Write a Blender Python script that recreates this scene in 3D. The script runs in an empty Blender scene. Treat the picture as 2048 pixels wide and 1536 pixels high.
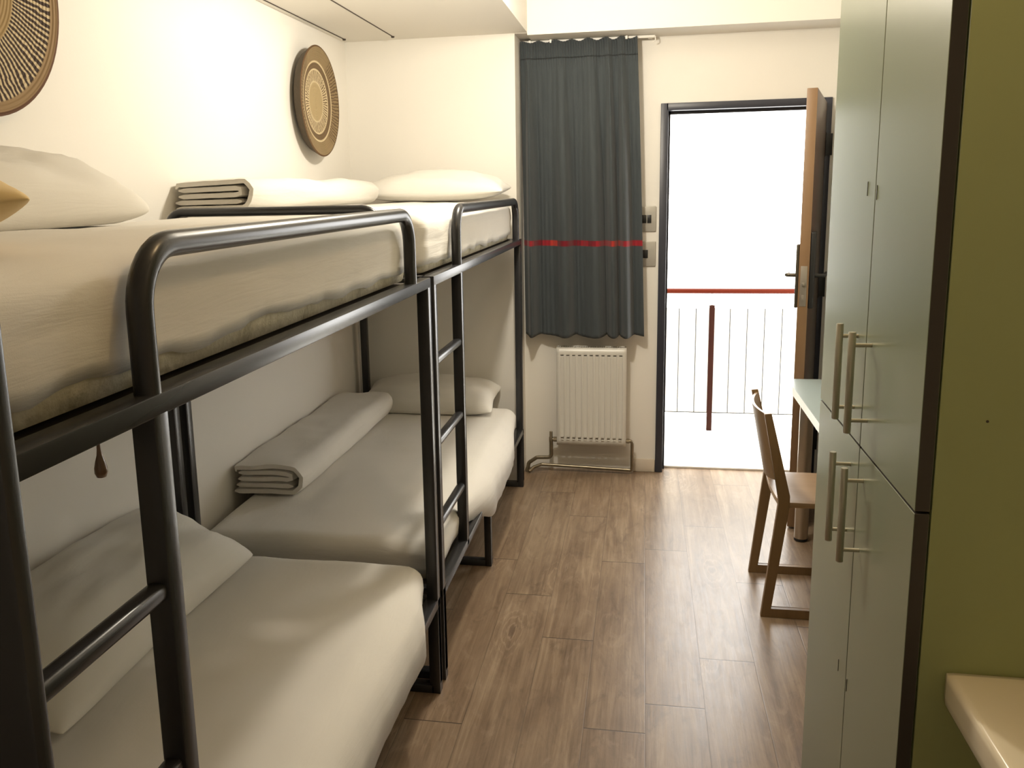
import bpy, bmesh, math, random
from mathutils import Vector, Matrix, noise

random.seed(7)
SC = bpy.context.scene
COL = SC.collection
PI = math.pi

# ------------------------------------------------------------------ camera
EYE = Vector((0.0, 0.0, 1.6))
def set_camera():
    yaw, pitch, roll = math.radians(10.704), math.radians(10.6635), math.radians(-1.2171)
    f, px, py = 1761.06, 956.94, 710.61
    fwd = Vector((-math.sin(yaw)*math.cos(pitch), math.cos(yaw)*math.cos(pitch), -math.sin(pitch)))
    right = Vector((math.cos(yaw), math.sin(yaw), 0))
    up = right.cross(fwd)
    r = right*math.cos(roll) + up*math.sin(roll)
    u = -right*math.sin(roll) + up*math.cos(roll)
    cam = bpy.data.cameras.new('camera')
    co = bpy.data.objects.new('camera', cam)
    COL.objects.link(co)
    m = Matrix(((r.x, u.x, -fwd.x, EYE.x), (r.y, u.y, -fwd.y, EYE.y), (r.z, u.z, -fwd.z, EYE.z), (0, 0, 0, 1)))
    co.matrix_world = m
    cam.sensor_fit = 'HORIZONTAL'
    cam.sensor_width = 36.0
    cam.lens = f/2048*36.0
    cam.shift_x = (1024-px)/2048
    cam.shift_y = -(768-py)/2048
    cam.clip_start = 0.02
    SC.camera = co
set_camera()

# ------------------------------------------------------------------ world, lights, exposure
W = bpy.data.worlds.new('world'); SC.world = W; W.use_nodes = True
bgn = W.node_tree.nodes['Background']
bgn.inputs['Color'].default_value = (1.0, 0.985, 0.95, 1)
bgn.inputs['Strength'].default_value = 8.0

def lamp(name, kind, loc, energy, color, size=0.1, target=None, size_y=None, spread=None):
    l = bpy.data.lights.new(name, kind)
    l.energy = energy; l.color = color
    if kind == 'AREA':
        l.shape = 'RECTANGLE' if size_y else 'DISK'
        l.size = size
        if size_y: l.size_y = size_y
        if spread: l.spread = spread
    else:
        l.shadow_soft_size = size
    o = bpy.data.objects.new(name, l); COL.objects.link(o)
    o.location = loc
    if target is not None:
        d = Vector(target) - Vector(loc)
        o.rotation_euler = d.to_track_quat('-Z', 'Y').to_euler()
    return o
lamp('ceiling_lamp_light', 'POINT', (-0.40, 3.25, 2.36), 73, (1.0, 0.915, 0.765), 0.06)
lamp('entry_lamp_light', 'POINT', (0.05, 1.45, 2.50), 11, (1.0, 0.70, 0.36), 0.08)

SC.view_settings.view_transform = 'Standard'
SC.view_settings.look = 'None'
SC.view_settings.exposure = 0.0
SC.view_settings.gamma = 1.0
SC.view_settings.use_curve_mapping = False
SC.cycles.max_bounces = 12
SC.cycles.diffuse_bounces = 8
SC.cycles.use_denoising = True
SC.cycles.sample_clamp_indirect = 8.0

# ------------------------------------------------------------------ node helpers
class NT:
    def __init__(self, name):
        self.mat = bpy.data.materials.new(name); self.mat.use_nodes = True
        self.t = self.mat.node_tree
        self.bsdf = self.t.nodes['Principled BSDF']
    def n(self, typ, **kw):
        x = self.t.nodes.new(typ)
        for k, v in kw.items(): setattr(x, k, v)
        return x
    def put(self, sock, v):
        if hasattr(v, 'is_linked') or isinstance(v, bpy.types.NodeSocket): self.t.links.new(v, sock)
        else: sock.default_value = v
    def math(self, op, a, b=0.0, c=0.0, clamp=False):
        x = self.n('ShaderNodeMath', operation=op, use_clamp=clamp)
        self.put(x.inputs[0], a); self.put(x.inputs[1], b); self.put(x.inputs[2], c)
        return x.outputs[0]
    def mix(self, fac, a, b, blend='MIX'):
        x = self.n('ShaderNodeMix', data_type='RGBA', blend_type=blend)
        self.put(x.inputs[0], fac)
        self.put(x.inputs[6], a if not isinstance(a, tuple) or len(a) == 4 else (*a, 1))
        self.put(x.inputs[7], b if not isinstance(b, tuple) or len(b) == 4 else (*b, 1))
        return x.outputs[2]
    def obj(self):
        return self.n('ShaderNodeTexCoord').outputs['Object']
    def sep(self, v):
        x = self.n('ShaderNodeSeparateXYZ'); self.put(x.inputs[0], v); return x.outputs
    def comb(self, a, b, c):
        x = self.n('ShaderNodeCombineXYZ')
        for i, v in enumerate((a, b, c)): self.put(x.inputs[i], v)
        return x.outputs[0]
    def noise(self, vec, scale, detail=3.0, rough=0.5, dist=0.0):
        x = self.n('ShaderNodeTexNoise')
        self.put(x.inputs['Vector'], vec); self.put(x.inputs['Scale'], scale)
        self.put(x.inputs['Detail'], detail); self.put(x.inputs['Roughness'], rough)
        self.put(x.inputs['Distortion'], dist)
        return x.outputs['Fac']
    def white(self, v):
        x = self.n('ShaderNodeTexWhiteNoise', noise_dimensions='3D'); self.put(x.inputs[0], v); return x.outputs['Value']
    def ramp(self, fac, stops, interp='LINEAR'):
        x = self.n('ShaderNodeValToRGB'); self.put(x.inputs[0], fac)
        r = x.color_ramp; r.interpolation = interp
        while len(r.elements) < len(stops): r.elements.new(0.5)
        for e, (p, c) in zip(r.elements, stops):
            e.position = p; e.color = (*c, 1) if len(c) == 3 else c
        return x.outputs[0]
    def step(self, v, a, b):
        x = self.n('ShaderNodeMapRange', interpolation_type='SMOOTHSTEP')
        self.put(x.inputs[0], v); self.put(x.inputs[1], a); self.put(x.inputs[2], b)
        return x.outputs[0]
    def bump(self, h, strength, dist=0.01):
        x = self.n('ShaderNodeBump'); self.put(x.inputs['Height'], h)
        x.inputs['Strength'].default_value = strength; x.inputs['Distance'].default_value = dist
        self.t.links.new(x.outputs[0], self.bsdf.inputs['Normal'])
    def base(self, v): self.put(self.bsdf.inputs['Base Color'], v if not isinstance(v, tuple) or len(v) == 4 else (*v, 1))
    def set(self, **kw):
        m = dict(rough='Roughness', metal='Metallic', spec='Specular IOR Level', coat='Coat Weight', sheen='Sheen Weight')
        for k, v in kw.items(): self.put(self.bsdf.inputs[m[k]], v)
        return self

def paint(name, col, rough=0.5, var=0.04, scale=6.0, bump=0.0, bscale=120.0, metal=0.0, spec=0.5, coat=0.0):
    m = NT(name); o = m.obj()
    f = m.noise(o, scale, 4.0)
    lo = tuple(c*(1-var) for c in col); hi = tuple(min(1, c*(1+var)) for c in col)
    m.base(m.mix(f, lo, hi)); m.set(rough=rough, metal=metal, spec=spec, coat=coat)
    if bump: m.bump(m.noise(o, bscale, 3.0), bump, 0.002)
    return m.mat

def cloth(name, col, var=0.05, weave=0.12):
    m = NT(name); o = m.obj()
    f = m.noise(o, 5.0, 5.0, 0.6)
    m.base(m.mix(f, tuple(c*(1-var) for c in col), tuple(min(1, c*(1+var*0.4)) for c in col)))
    m.set(rough=0.9, spec=0.2, sheen=0.1)
    s = m.sep(o)
    wr = m.noise(m.comb(m.math('MULTIPLY', s[0], 5.0), m.math('MULTIPLY', s[1], 2.0), m.math('MULTIPLY', s[2], 22.0)), 1.6, 4.0, 0.6, 0.6)
    fine = m.noise(o, 420.0, 2.0)
    m.bump(m.math('ADD', wr, m.math('MULTIPLY', fine, 0.06)), weave, 0.02)
    return m.mat

MAT = {}
MAT['wall'] = paint('wall_paint', (0.745, 0.72, 0.67), 0.75, 0.015, 2.0, 0.10, 160, spec=0.25)
MAT['ceiling'] = paint('ceiling_paint', (0.745, 0.72, 0.67), 0.85, 0.015, 2.0, 0.06, 90, spec=0.2)
MAT['beam'] = paint('beam_paint', (0.745, 0.72, 0.67), 0.8, 0.015, 2.0, 0.06, 90, spec=0.2)
MAT['steel'] = paint('dark_grey_powder_coat', (0.024, 0.024, 0.026), 0.27, 0.10, 14, spec=0.5)
MAT['slot'] = paint('dark_groove', (0.055, 0.042, 0.030), 0.7)
MAT['sheet'] = cloth('white_cotton_sheet', (0.68, 0.655, 0.605))
MAT['pillow'] = cloth('white_pillowcase', (0.70, 0.68, 0.63), 0.04, 0.10)
MAT['tan_cloth'] = cloth('tan_pillowcase', (0.72, 0.56, 0.30), 0.06, 0.10)
MAT['duvet'] = cloth('white_duvet_cotton', (0.68, 0.655, 0.605), 0.06, 0.16)
MAT['navy'] = paint('charcoal_door_frame', (0.030, 0.033, 0.048), 0.38, 0.08, 10)
MAT['black'] = paint('black_plastic', (0.012, 0.012, 0.012), 0.4)
MAT['rad'] = paint('radiator_enamel', (0.62, 0.605, 0.56), 0.32, 0.02, 6)
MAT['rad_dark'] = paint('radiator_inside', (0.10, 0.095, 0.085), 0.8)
MAT['pipe'] = paint('worn_pipe_metal', (0.25, 0.215, 0.155), 0.32, 0.35, 22, 0.25, 60, metal=0.85)
MAT['skirt'] = paint('beige_baseboard', (0.62, 0.55, 0.46), 0.55)
MAT['alu'] = paint('brushed_steel_handle', (0.50, 0.47, 0.38), 0.36, 0.05, 40, metal=0.75)
MAT['plate'] = paint('grey_switch_plate', (0.42, 0.40, 0.36), 0.35, 0.03, metal=0.3)
MAT['door_sage'] = paint('pale_sage_laminate', (0.192, 0.222, 0.150), 0.25, 0.02, 3, 0.015, 300, spec=0.55)
MAT['edge_dark'] = paint('dark_brown_edge', (0.050, 0.040, 0.030), 0.55, 0.08)
MAT['olive'] = paint('olive_green_panel', (0.390, 0.425, 0.190), 0.5, 0.04, 2.5, 0.02, 250, spec=0.35)
MAT['slab'] = paint('cream_gloss_slab', (0.80, 0.72, 0.56), 0.14, 0.02, 3, spec=0.5, coat=0.3)
MAT['desk_top'] = paint('pale_grey_laminate', (0.30, 0.36, 0.36), 0.35, 0.02)
MAT['desk_edge'] = paint('white_edge_band', (0.82, 0.80, 0.74), 0.4, 0.02)
MAT['brass'] = paint('dark_bronze', (0.10, 0.085, 0.062), 0.38, 0.1, 20, metal=0.7)
MAT['latch'] = paint('latch_plate_metal', (0.30, 0.27, 0.23), 0.4, 0.08, 20, metal=0.6)
MAT['red'] = paint('red_railing_paint', (0.075, 0.0085, 0.0016), 0.6, 0.06, spec=0.1)
MAT['rust'] = paint('red_brown_post_paint', (0.024, 0.006, 0.003), 0.6, 0.06, spec=0.1)
MAT['balc_panel'] = paint('white_balcony_panel', (0.85, 0.84, 0.80), 0.7, 0.01)
MAT['balc_floor'] = paint('pale_balcony_floor', (0.80, 0.79, 0.74), 0.7, 0.03)
MAT['gap'] = paint('panel_joint', (0.030, 0.026, 0.020), 0.8)
MAT['rubber'] = paint('black_rubber_foot', (0.012, 0.011, 0.010), 0.7)
MAT['chrome'] = paint('satin_metal_leg', (0.45, 0.40, 0.33), 0.28, 0.04, metal=0.85)
MAT['white_plastic'] = paint('white_plastic', (0.82, 0.80, 0.75), 0.4, 0.02)
MAT['pull_wood'] = paint('brown_wood_pull', (0.16, 0.085, 0.045), 0.22, 0.1, 30, coat=0.5)
MAT['cord'] = paint('brown_cord', (0.12, 0.08, 0.05), 0.8)

def mat_ticking():
    m = NT('stained_mattress_ticking'); o = m.obj()
    f = m.noise(o, 9.0, 6.0, 0.65, 0.4)
    m.base(m.ramp(f, [(0.28, (0.34, 0.31, 0.21)), (0.45, (0.62, 0.57, 0.43)), (0.7, (0.72, 0.68, 0.55))]))
    m.set(rough=0.9, spec=0.15); m.bump(m.noise(o, 40, 4), 0.5, 0.01)
    return m.mat
MAT['ticking'] = mat_ticking()

def mat_wood(name, c1, c2, axis='X', rough=0.42, scale=1.0):
    m = NT(name); o = m.obj(); s = m.sep(o)
    k = {'X': (2.0, 42.0, 42.0), 'Y': (42.0, 2.0, 42.0), 'Z': (42.0, 42.0, 2.0)}[axis]
    v = m.comb(*(m.math('MULTIPLY', s[i], k[i]*scale) for i in range(3)))
    f = m.noise(v, 1.0, 5.0, 0.6, 0.8)
    g = m.noise(v, 4.0, 3.0, 0.6, 0.2)
    m.base(m.mix(m.math('ADD', m.math('MULTIPLY', f, 0.75), m.math('MULTIPLY', g, 0.25)), c1, c2))
    m.set(rough=rough); m.bump(g, 0.06, 0.003)
    return m.mat
MAT['chair_wood'] = mat_wood('chair_oak', (0.15, 0.090, 0.040), (0.29, 0.18, 0.082), 'Z', 0.4, 0.6)
MAT['seat_wood'] = mat_wood('seat_plywood', (0.28, 0.18, 0.095), (0.42, 0.28, 0.16), 'X', 0.35, 0.6)
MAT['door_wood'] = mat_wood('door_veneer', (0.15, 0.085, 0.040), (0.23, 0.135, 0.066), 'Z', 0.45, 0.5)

def mat_floor():
    m = NT('vinyl_plank_floor'); o = m.obj(); s = m.sep(o)
    PW, PL = 0.183, 1.22
    u = m.math('DIVIDE', m.math('SUBTRACT', s[0], 0.0245), PW)
    col = m.math('FLOOR', u)
    fu = m.math('SUBTRACT', u, col)
    rnd = m.white(m.comb(col, 3.0, 5.0))
    off = m.math('MULTIPLY', rnd, PL)
    v = m.math('DIVIDE', m.math('ADD', s[1], off), PL)
    row = m.math('FLOOR', v); fv = m.math('SUBTRACT', v, row)
    pid = m.comb(col, row, 1.0)
    tone = m.white(pid)
    shift = m.math('MULTIPLY', tone, 37.0)
    gx = m.math('ADD', m.math('MULTIPLY', s[0], 26.0), shift)
    gy = m.math('ADD', m.math('MULTIPLY', s[1], 1.5), m.math('MULTIPLY', shift, 1.7))
    gv = m.comb(gx, gy, shift)
    grain = m.noise(gv, 1.0, 6.0, 0.62, 1.3)
    fine = m.noise(m.comb(m.math('MULTIPLY', gx, 5.0), m.math('MULTIPLY', gy, 2.4), 0.0), 1.0, 4.0, 0.6, 0.4)
    cloud = m.noise(m.comb(m.math('ADD', m.math('MULTIPLY', s[0], 5.0), shift), m.math('MULTIPLY', s[1], 2.2), shift), 1.0, 5.0, 0.6, 0.5)
    mottle = m.noise(m.comb(m.math('ADD', m.math('MULTIPLY', s[0], 30.0), shift), m.math('MULTIPLY', s[1], 12.0), shift), 1.0, 5.0, 0.7, 0.5)
    mixv = m.math('ADD', m.math('ADD', m.math('MULTIPLY', grain, 0.46), m.math('MULTIPLY', cloud, 0.26)), m.math('ADD', m.math('MULTIPLY', fine, 0.20), m.math('MULTIPLY', mottle, 0.08)))
    c = m.ramp(mixv, [(0.34, (0.092, 0.058, 0.035)), (0.44, (0.165, 0.111, 0.070)), (0.54, (0.238, 0.168, 0.108)), (0.66, (0.345, 0.258, 0.175))])
    c = m.mix(m.math('MULTIPLY', m.math('SUBTRACT', tone, 0.3), 0.35, clamp=True), c, (0.16, 0.098, 0.060))
    blot = m.noise(m.comb(m.math('ADD', m.math('MULTIPLY', s[0], 14.0), shift), m.math('ADD', m.math('MULTIPLY', s[1], 5.0), shift), 2.0), 1.0, 6.0, 0.68, 0.9)
    c = m.mix(m.math('MULTIPLY', m.step(blot, 0.52, 0.68), 0.42), c, (0.085, 0.055, 0.036))
    c = m.mix(m.math('MULTIPLY', m.step(blot, 0.46, 0.30), 0.30), c, (0.36, 0.275, 0.195))
    # pale curling figure and dark knots
    vor = m.n('ShaderNodeTexVoronoi', feature='F1')
    m.put(vor.inputs['Vector'], m.comb(m.math('ADD', m.math('MULTIPLY', s[0], 4.2), shift), m.math('ADD', m.math('MULTIPLY', s[1], 1.5), shift), shift))
    vor.inputs['Scale'].default_value = 1.0
    knot = m.math('SUBTRACT', 1.0, m.step(vor.outputs['Distance'], 0.025, 0.12))
    c = m.mix(m.math('MULTIPLY', knot, 0.65), c, (0.070, 0.040, 0.026))
    rings = m.math('SINE', m.math('MULTIPLY', m.math('ADD', vor.outputs['Distance'], m.math('MULTIPLY', grain, 0.25)), 70.0))
    near = m.math('SUBTRACT', 1.0, m.step(vor.outputs['Distance'], 0.10, 0.42))
    c = m.mix(m.math('MULTIPLY', m.math('MULTIPLY', near, m.step(rings, 0.4, 1.0)), 0.22), c, (0.50, 0.37, 0.26))
    eu = m.math('MINIMUM', fu, m.math('SUBTRACT', 1.0, fu))
    ev = m.math('MINIMUM', fv, m.math('SUBTRACT', 1.0, fv))
    ju = m.math('SUBTRACT', 1.0, m.step(eu, 0.003, 0.010))
    jv = m.math('SUBTRACT', 1.0, m.step(ev, 0.0008, 0.0026))
    j = m.math('MAXIMUM', m.math('MULTIPLY', ju, 0.45), m.math('MULTIPLY', jv, 0.9))
    c = m.mix(j, c, (0.035, 0.022, 0.015))
    m.base(c)
    m.set(rough=m.math('ADD', 0.18, m.math('MULTIPLY', m.math('ADD', m.math('MULTIPLY', mottle, 0.5), m.math('MULTIPLY', fine, 0.5)), 0.30)), spec=0.55)
    h = m.math('SUBTRACT', m.math('ADD', m.math('MULTIPLY', fine, 0.5), m.math('MULTIPLY', mottle, 0.5)), m.math('MULTIPLY', j, 0.8))
    m.bump(h, 0.16, 0.003)
    return m.mat
MAT['floor'] = mat_floor()
MAT['basket_side'] = paint('basket_side_weave', (0.075, 0.055, 0.034), 0.8, 0.2, 40, 0.4, 90)
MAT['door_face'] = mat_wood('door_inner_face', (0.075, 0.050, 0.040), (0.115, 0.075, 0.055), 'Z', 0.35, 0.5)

def mat_curtain():
    m = NT('dark_grey_curtain_fabric'); o = m.obj(); s = m.sep(o)
    f = m.noise(m.comb(m.math('MULTIPLY', s[0], 60.0), m.math('MULTIPLY', s[1], 60.0), m.math('MULTIPLY', s[2], 6.0)), 1.0, 3.0)
    c = m.mix(f, (0.040, 0.048, 0.053), (0.060, 0.070, 0.075))
    zz = m.math('ADD', s[2], m.math('MULTIPLY', s[0], 0.012))
    band = m.math('MULTIPLY', m.step(zz, 1.282, 1.287), m.math('SUBTRACT', 1.0, m.step(zz, 1.312, 1.317)))
    blocks = m.white(m.comb(m.math('FLOOR', m.math('MULTIPLY', s[0], 24.0)), 2.0, 1.0))
    red = m.ramp(blocks, [(0.0, (0.15, 0.008, 0.015)), (0.4, (0.25, 0.013, 0.021)), (0.82, (0.36, 0.030, 0.022))], 'CONSTANT')
    c = m.mix(band, c, red)
    seam = m.math('MULTIPLY', m.step(s[2], 2.262, 2.265), m.math('SUBTRACT', 1.0, m.step(s[2], 2.268, 2.271)))
    c = m.mix(m.math('MULTIPLY', seam, 0.7), c, (0.008, 0.009, 0.009))
    m.base(c); m.set(rough=0.85, spec=0.2, sheen=0.15)
    m.bump(f, 0.15, 0.003)
    return m.mat
MAT['curtain'] = mat_curtain()

def mat_basket(kind, R):
    # local frame of the plate: X is its axis, Y and Z its face
    m = NT('woven_basket_' + kind); o = m.obj(); s = m.sep(o)
    r = m.math('DIVIDE', m.math('SQRT', m.math('ADD', m.math('POWER', m.math('ABSOLUTE', s[1]), 2.0), m.math('POWER', m.math('ABSOLUTE', s[2]), 2.0))), R)
    ang = m.math('ARCTAN2', s[2], s[1])
    tan, cream, brown, dark = (0.36, 0.275, 0.145), (0.52, 0.42, 0.26), (0.155, 0.095, 0.045), (0.042, 0.024, 0.015)
    coil = m.math('SINE', m.math('MULTIPLY', r, 190.0))
    if kind == 'rays':
        wob = m.noise(o, 9.0, 4.0, 0.6, 0.6)
        spir = m.math('ADD', m.math('MULTIPLY', ang, 104.0), m.math('ADD', m.math('MULTIPLY', r, 16.0), m.math('MULTIPLY', wob, 16.0)))
        strp = m.step(m.math('SINE', spir), -0.45, 0.05)
        body = m.mix(strp, cream, dark)
        c = m.mix(m.step(r, 0.51, 0.525), (0.30, 0.205, 0.09), body)
        c = m.mix(m.step(r, 0.89, 0.905), c, (0.25, 0.165, 0.08))
        c = m.mix(m.step(r, 0.965, 0.975), c, (0.10, 0.045, 0.020))
    else:
        zig = m.math('ABSOLUTE', m.math('SUBTRACT', m.math('FRACT', m.math('MULTIPLY', ang, 40.0/(2*PI))), 0.5))
        rr = m.math('ADD', r, m.math('MULTIPLY', m.math('SUBTRACT', m.noise(o, 30, 3), 0.5), 0.04))
        c = m.mix(m.step(r, 0.33, 0.36), tan, cream)
        w1 = m.step(m.math('SINE', m.math('ADD', m.math('MULTIPLY', ang, 62.0), m.math('MULTIPLY', m.noise(o, 45, 3), 9.0))), -0.1, 0.3)
        c = m.mix(m.math('MULTIPLY', m.step(rr, 0.36, 0.39), w1), c, (0.135, 0.088, 0.045))
        c = m.mix(m.step(r, 0.555, 0.565), c, cream)
        c = m.mix(m.step(r, 0.585, 0.595), c, (0.135, 0.088, 0.045))
        c = m.mix(m.step(r, 0.690, 0.70), c, cream)
        w2 = m.step(m.math('SINE', m.math('ADD', m.math('MULTIPLY', ang, 92.0), m.math('MULTIPLY', m.noise(o, 40, 3), 9.0))), -0.1, 0.3)
        sides = m.step(m.math('ABSOLUTE', m.math('SINE', ang)), 0.86, 0.74)
        outer = m.mix(m.math('MULTIPLY', w2, sides), (0.23, 0.165, 0.085), (0.115, 0.074, 0.038))
        c = m.mix(m.step(r, 0.725, 0.735), c, outer)
        c = m.mix(m.step(r, 0.965, 0.975), c, (0.11, 0.060, 0.028))
    m.base(c); m.set(rough=0.75, spec=0.25)
    m.bump(coil, 0.35, 0.004)
    return m.mat

# ------------------------------------------------------------------ mesh helpers
def finish(name, bm, mat, parent=None, smooth=35.0, origin=None):
    me = bpy.data.meshes.new(name)
    if origin is not None: bmesh.ops.translate(bm, verts=bm.verts, vec=-Vector(origin))
    bmesh.ops.recalc_face_normals(bm, faces=bm.faces)
    bm.to_mesh(me); bm.free()
    for p in me.polygons: p.use_smooth = True
    if smooth is not None and smooth < 180: me.set_sharp_from_angle(angle=math.radians(smooth))
    mats = mat if isinstance(mat, (list, tuple)) else [mat]
    for mm in mats: me.materials.append(mm)
    o = bpy.data.objects.new(name, me); COL.objects.link(o)
    base = Vector(origin) if origin is not None else Vector((0, 0, 0))
    if parent is not None:
        o.parent = parent
        o.location = base - WORLD[parent.name]
    else:
        o.location = base
    WORLD[o.name] = base
    return o
WORLD = {}
def thing(name, loc, label, cat, group=None, kind=None):
    o = bpy.data.objects.new(name, None); COL.objects.link(o)
    o.empty_display_size = 0.1
    o.location = loc; WORLD[o.name] = Vector(loc)
    tag(o, label, cat, group, kind)
    return o
def tag(o, label, cat, group=None, kind=None):
    o['label'] = label; o['category'] = cat
    if group: o['group'] = group
    if kind: o['kind'] = kind
    return o
def struct(o, label, cat):
    return tag(o, label, cat, None, 'structure')

def box(bm, x0, x1, y0, y1, z0, z1, bev=0.0, seg=2, mi=0):
    t = bmesh.new()
    bmesh.ops.create_cube(t, size=1.0)
    for v in t.verts:
        v.co = Vector(((x0+x1)/2 + v.co.x*(x1-x0), (y0+y1)/2 + v.co.y*(y1-y0), (z0+z1)/2 + v.co.z*(z1-z0)))
    if bev: bmesh.ops.bevel(t, geom=list(t.edges), offset=bev, segments=seg, affect='EDGES', profile=0.5)
    merge(bm, t, mi)
def merge(bm, t, mi=0):
    vm = {}
    for v in t.verts: vm[v] = bm.verts.new(v.co)
    for f in t.faces:
        try:
            nf = bm.faces.new([vm[v] for v in f.verts]); nf.material_index = mi if mi else f.material_index
        except ValueError: pass
    t.free()
def xform(bm, m):
    for v in bm.verts: v.co = m @ v.co
def fillet(pts, r, n=7):
    pts = [Vector(p) for p in pts]; out = [pts[0]]
    for i in range(1, len(pts)-1):
        a, b, c = pts[i-1], pts[i], pts[i+1]
        u = (a-b).normalized(); w = (c-b).normalized()
        rr = r[i] if isinstance(r, dict) else r
        ang = u.angle(w); d = min(rr/math.tan(ang/2), (a-b).length*0.49, (c-b).length*0.49)
        rad = d*math.tan(ang/2)
        ctr = b + (u+w).normalized()*(rad/math.sin(ang/2))
        p0 = b+u*d; p1 = b+w*d
        v0 = p0-ctr; v1 = p1-ctr; tot = v0.angle(v1); ax = v0.cross(v1).normalized()
        for k in range(n+1): out.append(ctr + Matrix.Rotation(tot*k/n, 3, ax) @ v0)
    out.append(pts[-1]); return out
def tube(bm, pts, r, seg=14, ry=None, up=None, mi=0):
    pts = [Vector(p) for p in pts]
    ry = ry or r
    t0 = (pts[1]-pts[0]).normalized()
    nrm = Vector(up) if up else (Vector((0, 0, 1)) if abs(t0.z) < 0.9 else Vector((1, 0, 0)))
    nrm = (nrm - t0*nrm.dot(t0)).normalized()
    rings = []
    for i, p in enumerate(pts):
        if i == 0: t = t0
        elif i == len(pts)-1: t = (pts[i]-pts[i-1]).normalized()
        else: t = ((pts[i+1]-pts[i]).normalized() + (pts[i]-pts[i-1]).normalized()).normalized()
        nrm = (nrm - t*nrm.dot(t)).normalized(); b = t.cross(nrm)
        rings.append([bm.verts.new(p + nrm*(r*math.cos(2*PI*k/seg)) + b*(ry*math.sin(2*PI*k/seg))) for k in range(seg)])
    for a, c in zip(rings, rings[1:]):
        for k in range(seg):
            f = bm.faces.new((a[k], a[(k+1) % seg], c[(k+1) % seg], c[k])); f.material_index = mi
    f = bm.faces.new(rings[0][::-1]); f.material_index = mi
    f = bm.faces.new(rings[-1]); f.material_index = mi
def lathe(bm, prof, ctr, seg=28, axis='Z'):
    rings = []
    for (r, h) in prof:
        ring = []
        for k in range(seg):
            a = 2*PI*k/seg; c, s_ = r*math.cos(a), r*math.sin(a)
            p = {'Z': (c, s_, h), 'X': (h, c, s_), 'Y': (c, h, s_)}[axis]
            ring.append(bm.verts.new(Vector(ctr)+Vector(p)))
        rings.append(ring)
    for a, c in zip(rings, rings[1:]):
        for k in range(seg): bm.faces.new((a[k], a[(k+1) % seg], c[(k+1) % seg], c[k]))
    bm.faces.new(rings[0][::-1]); bm.faces.new(rings[-1])
def prism(bm, poly, z0, z1, axis='Z', bev=0.0, mi=0):
    t = bmesh.new()
    def P(a, b, h): return {'Z': (a, b, h), 'Y': (a, h, b), 'X': (h, a, b)}[axis]
    lo = [t.verts.new(P(a, b, z0)) for a, b in poly]; hi = [t.verts.new(P(a, b, z1)) for a, b in poly]
    n = len(poly)
    t.faces.new(lo[::-1]); t.faces.new(hi)
    for i in range(n): t.faces.new((lo[i], lo[(i+1) % n], hi[(i+1) % n], hi[i]))
    if bev: bmesh.ops.bevel(t, geom=list(t.edges), offset=bev, segments=2, affect='EDGES')
    merge(bm, t, mi)
def soft_box(x0, x1, y0, y1, z0, z1, r, step=0.03, bottom=True, rz0=None):
    """rounded box as an even grid; open below when bottom is False"""
    bm = bmesh.new()
    nx, ny, nz = (max(2, round((b-a)/step)) for a, b in ((x0, x1), (y0, y1), (z0, z1)))
    ix0, ix1, iy0, iy1 = x0+r, x1-r, y0+r, y1-r
    iz1 = z1-r; iz0 = z0+(r if bottom else 0.0)
    def warp(t):   # denser samples near both ends so the rounding is smooth
        return t
    def map_(p):
        q = Vector((min(max(p.x, ix0), ix1), min(max(p.y, iy0), iy1), min(max(p.z, iz0), iz1)))
        d = p-q
        return q + d.normalized()*r if d.length > 1e-9 else p
    cache = {}
    def V(i, j, k):
        key = (i, j, k)
        if key not in cache:
            cache[key] = bm.verts.new(map_(Vector((x0+(x1-x0)*i/nx, y0+(y1-y0)*j/ny, z0+(z1-z0)*k/nz))))
        return cache[key]
    for i in range(nx):
        for j in range(ny):
            bm.faces.new((V(i, j, nz), V(i+1, j, nz), V(i+1, j+1, nz), V(i, j+1, nz)))
            if bottom: bm.faces.new((V(i, j, 0), V(i, j+1, 0), V(i+1, j+1, 0), V(i+1, j, 0)))
    for i in range(nx):
        for k in range(nz):
            bm.faces.new((V(i, 0, k), V(i+1, 0, k), V(i+1, 0, k+1), V(i, 0, k+1)))
            bm.faces.new((V(i, ny, k), V(i, ny, k+1), V(i+1, ny, k+1), V(i+1, ny, k)))
    for j in range(ny):
        for k in range(nz):
            bm.faces.new((V(0, j, k), V(0, j, k+1), V(0, j+1, k+1), V(0, j+1, k)))
            bm.faces.new((V(nx, j, k), V(nx, j+1, k), V(nx, j+1, k+1), V(nx, j, k+1)))
    return bm
def sm(t, a, b):
    t = min(1.0, max(0.0, (t-a)/(b-a))); return t*t*(3-2*t)
def fbm(x, y, z, o=3):
    return noise.fractal(Vector((x, y, z)), 1.0, 2.0, o)

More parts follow.
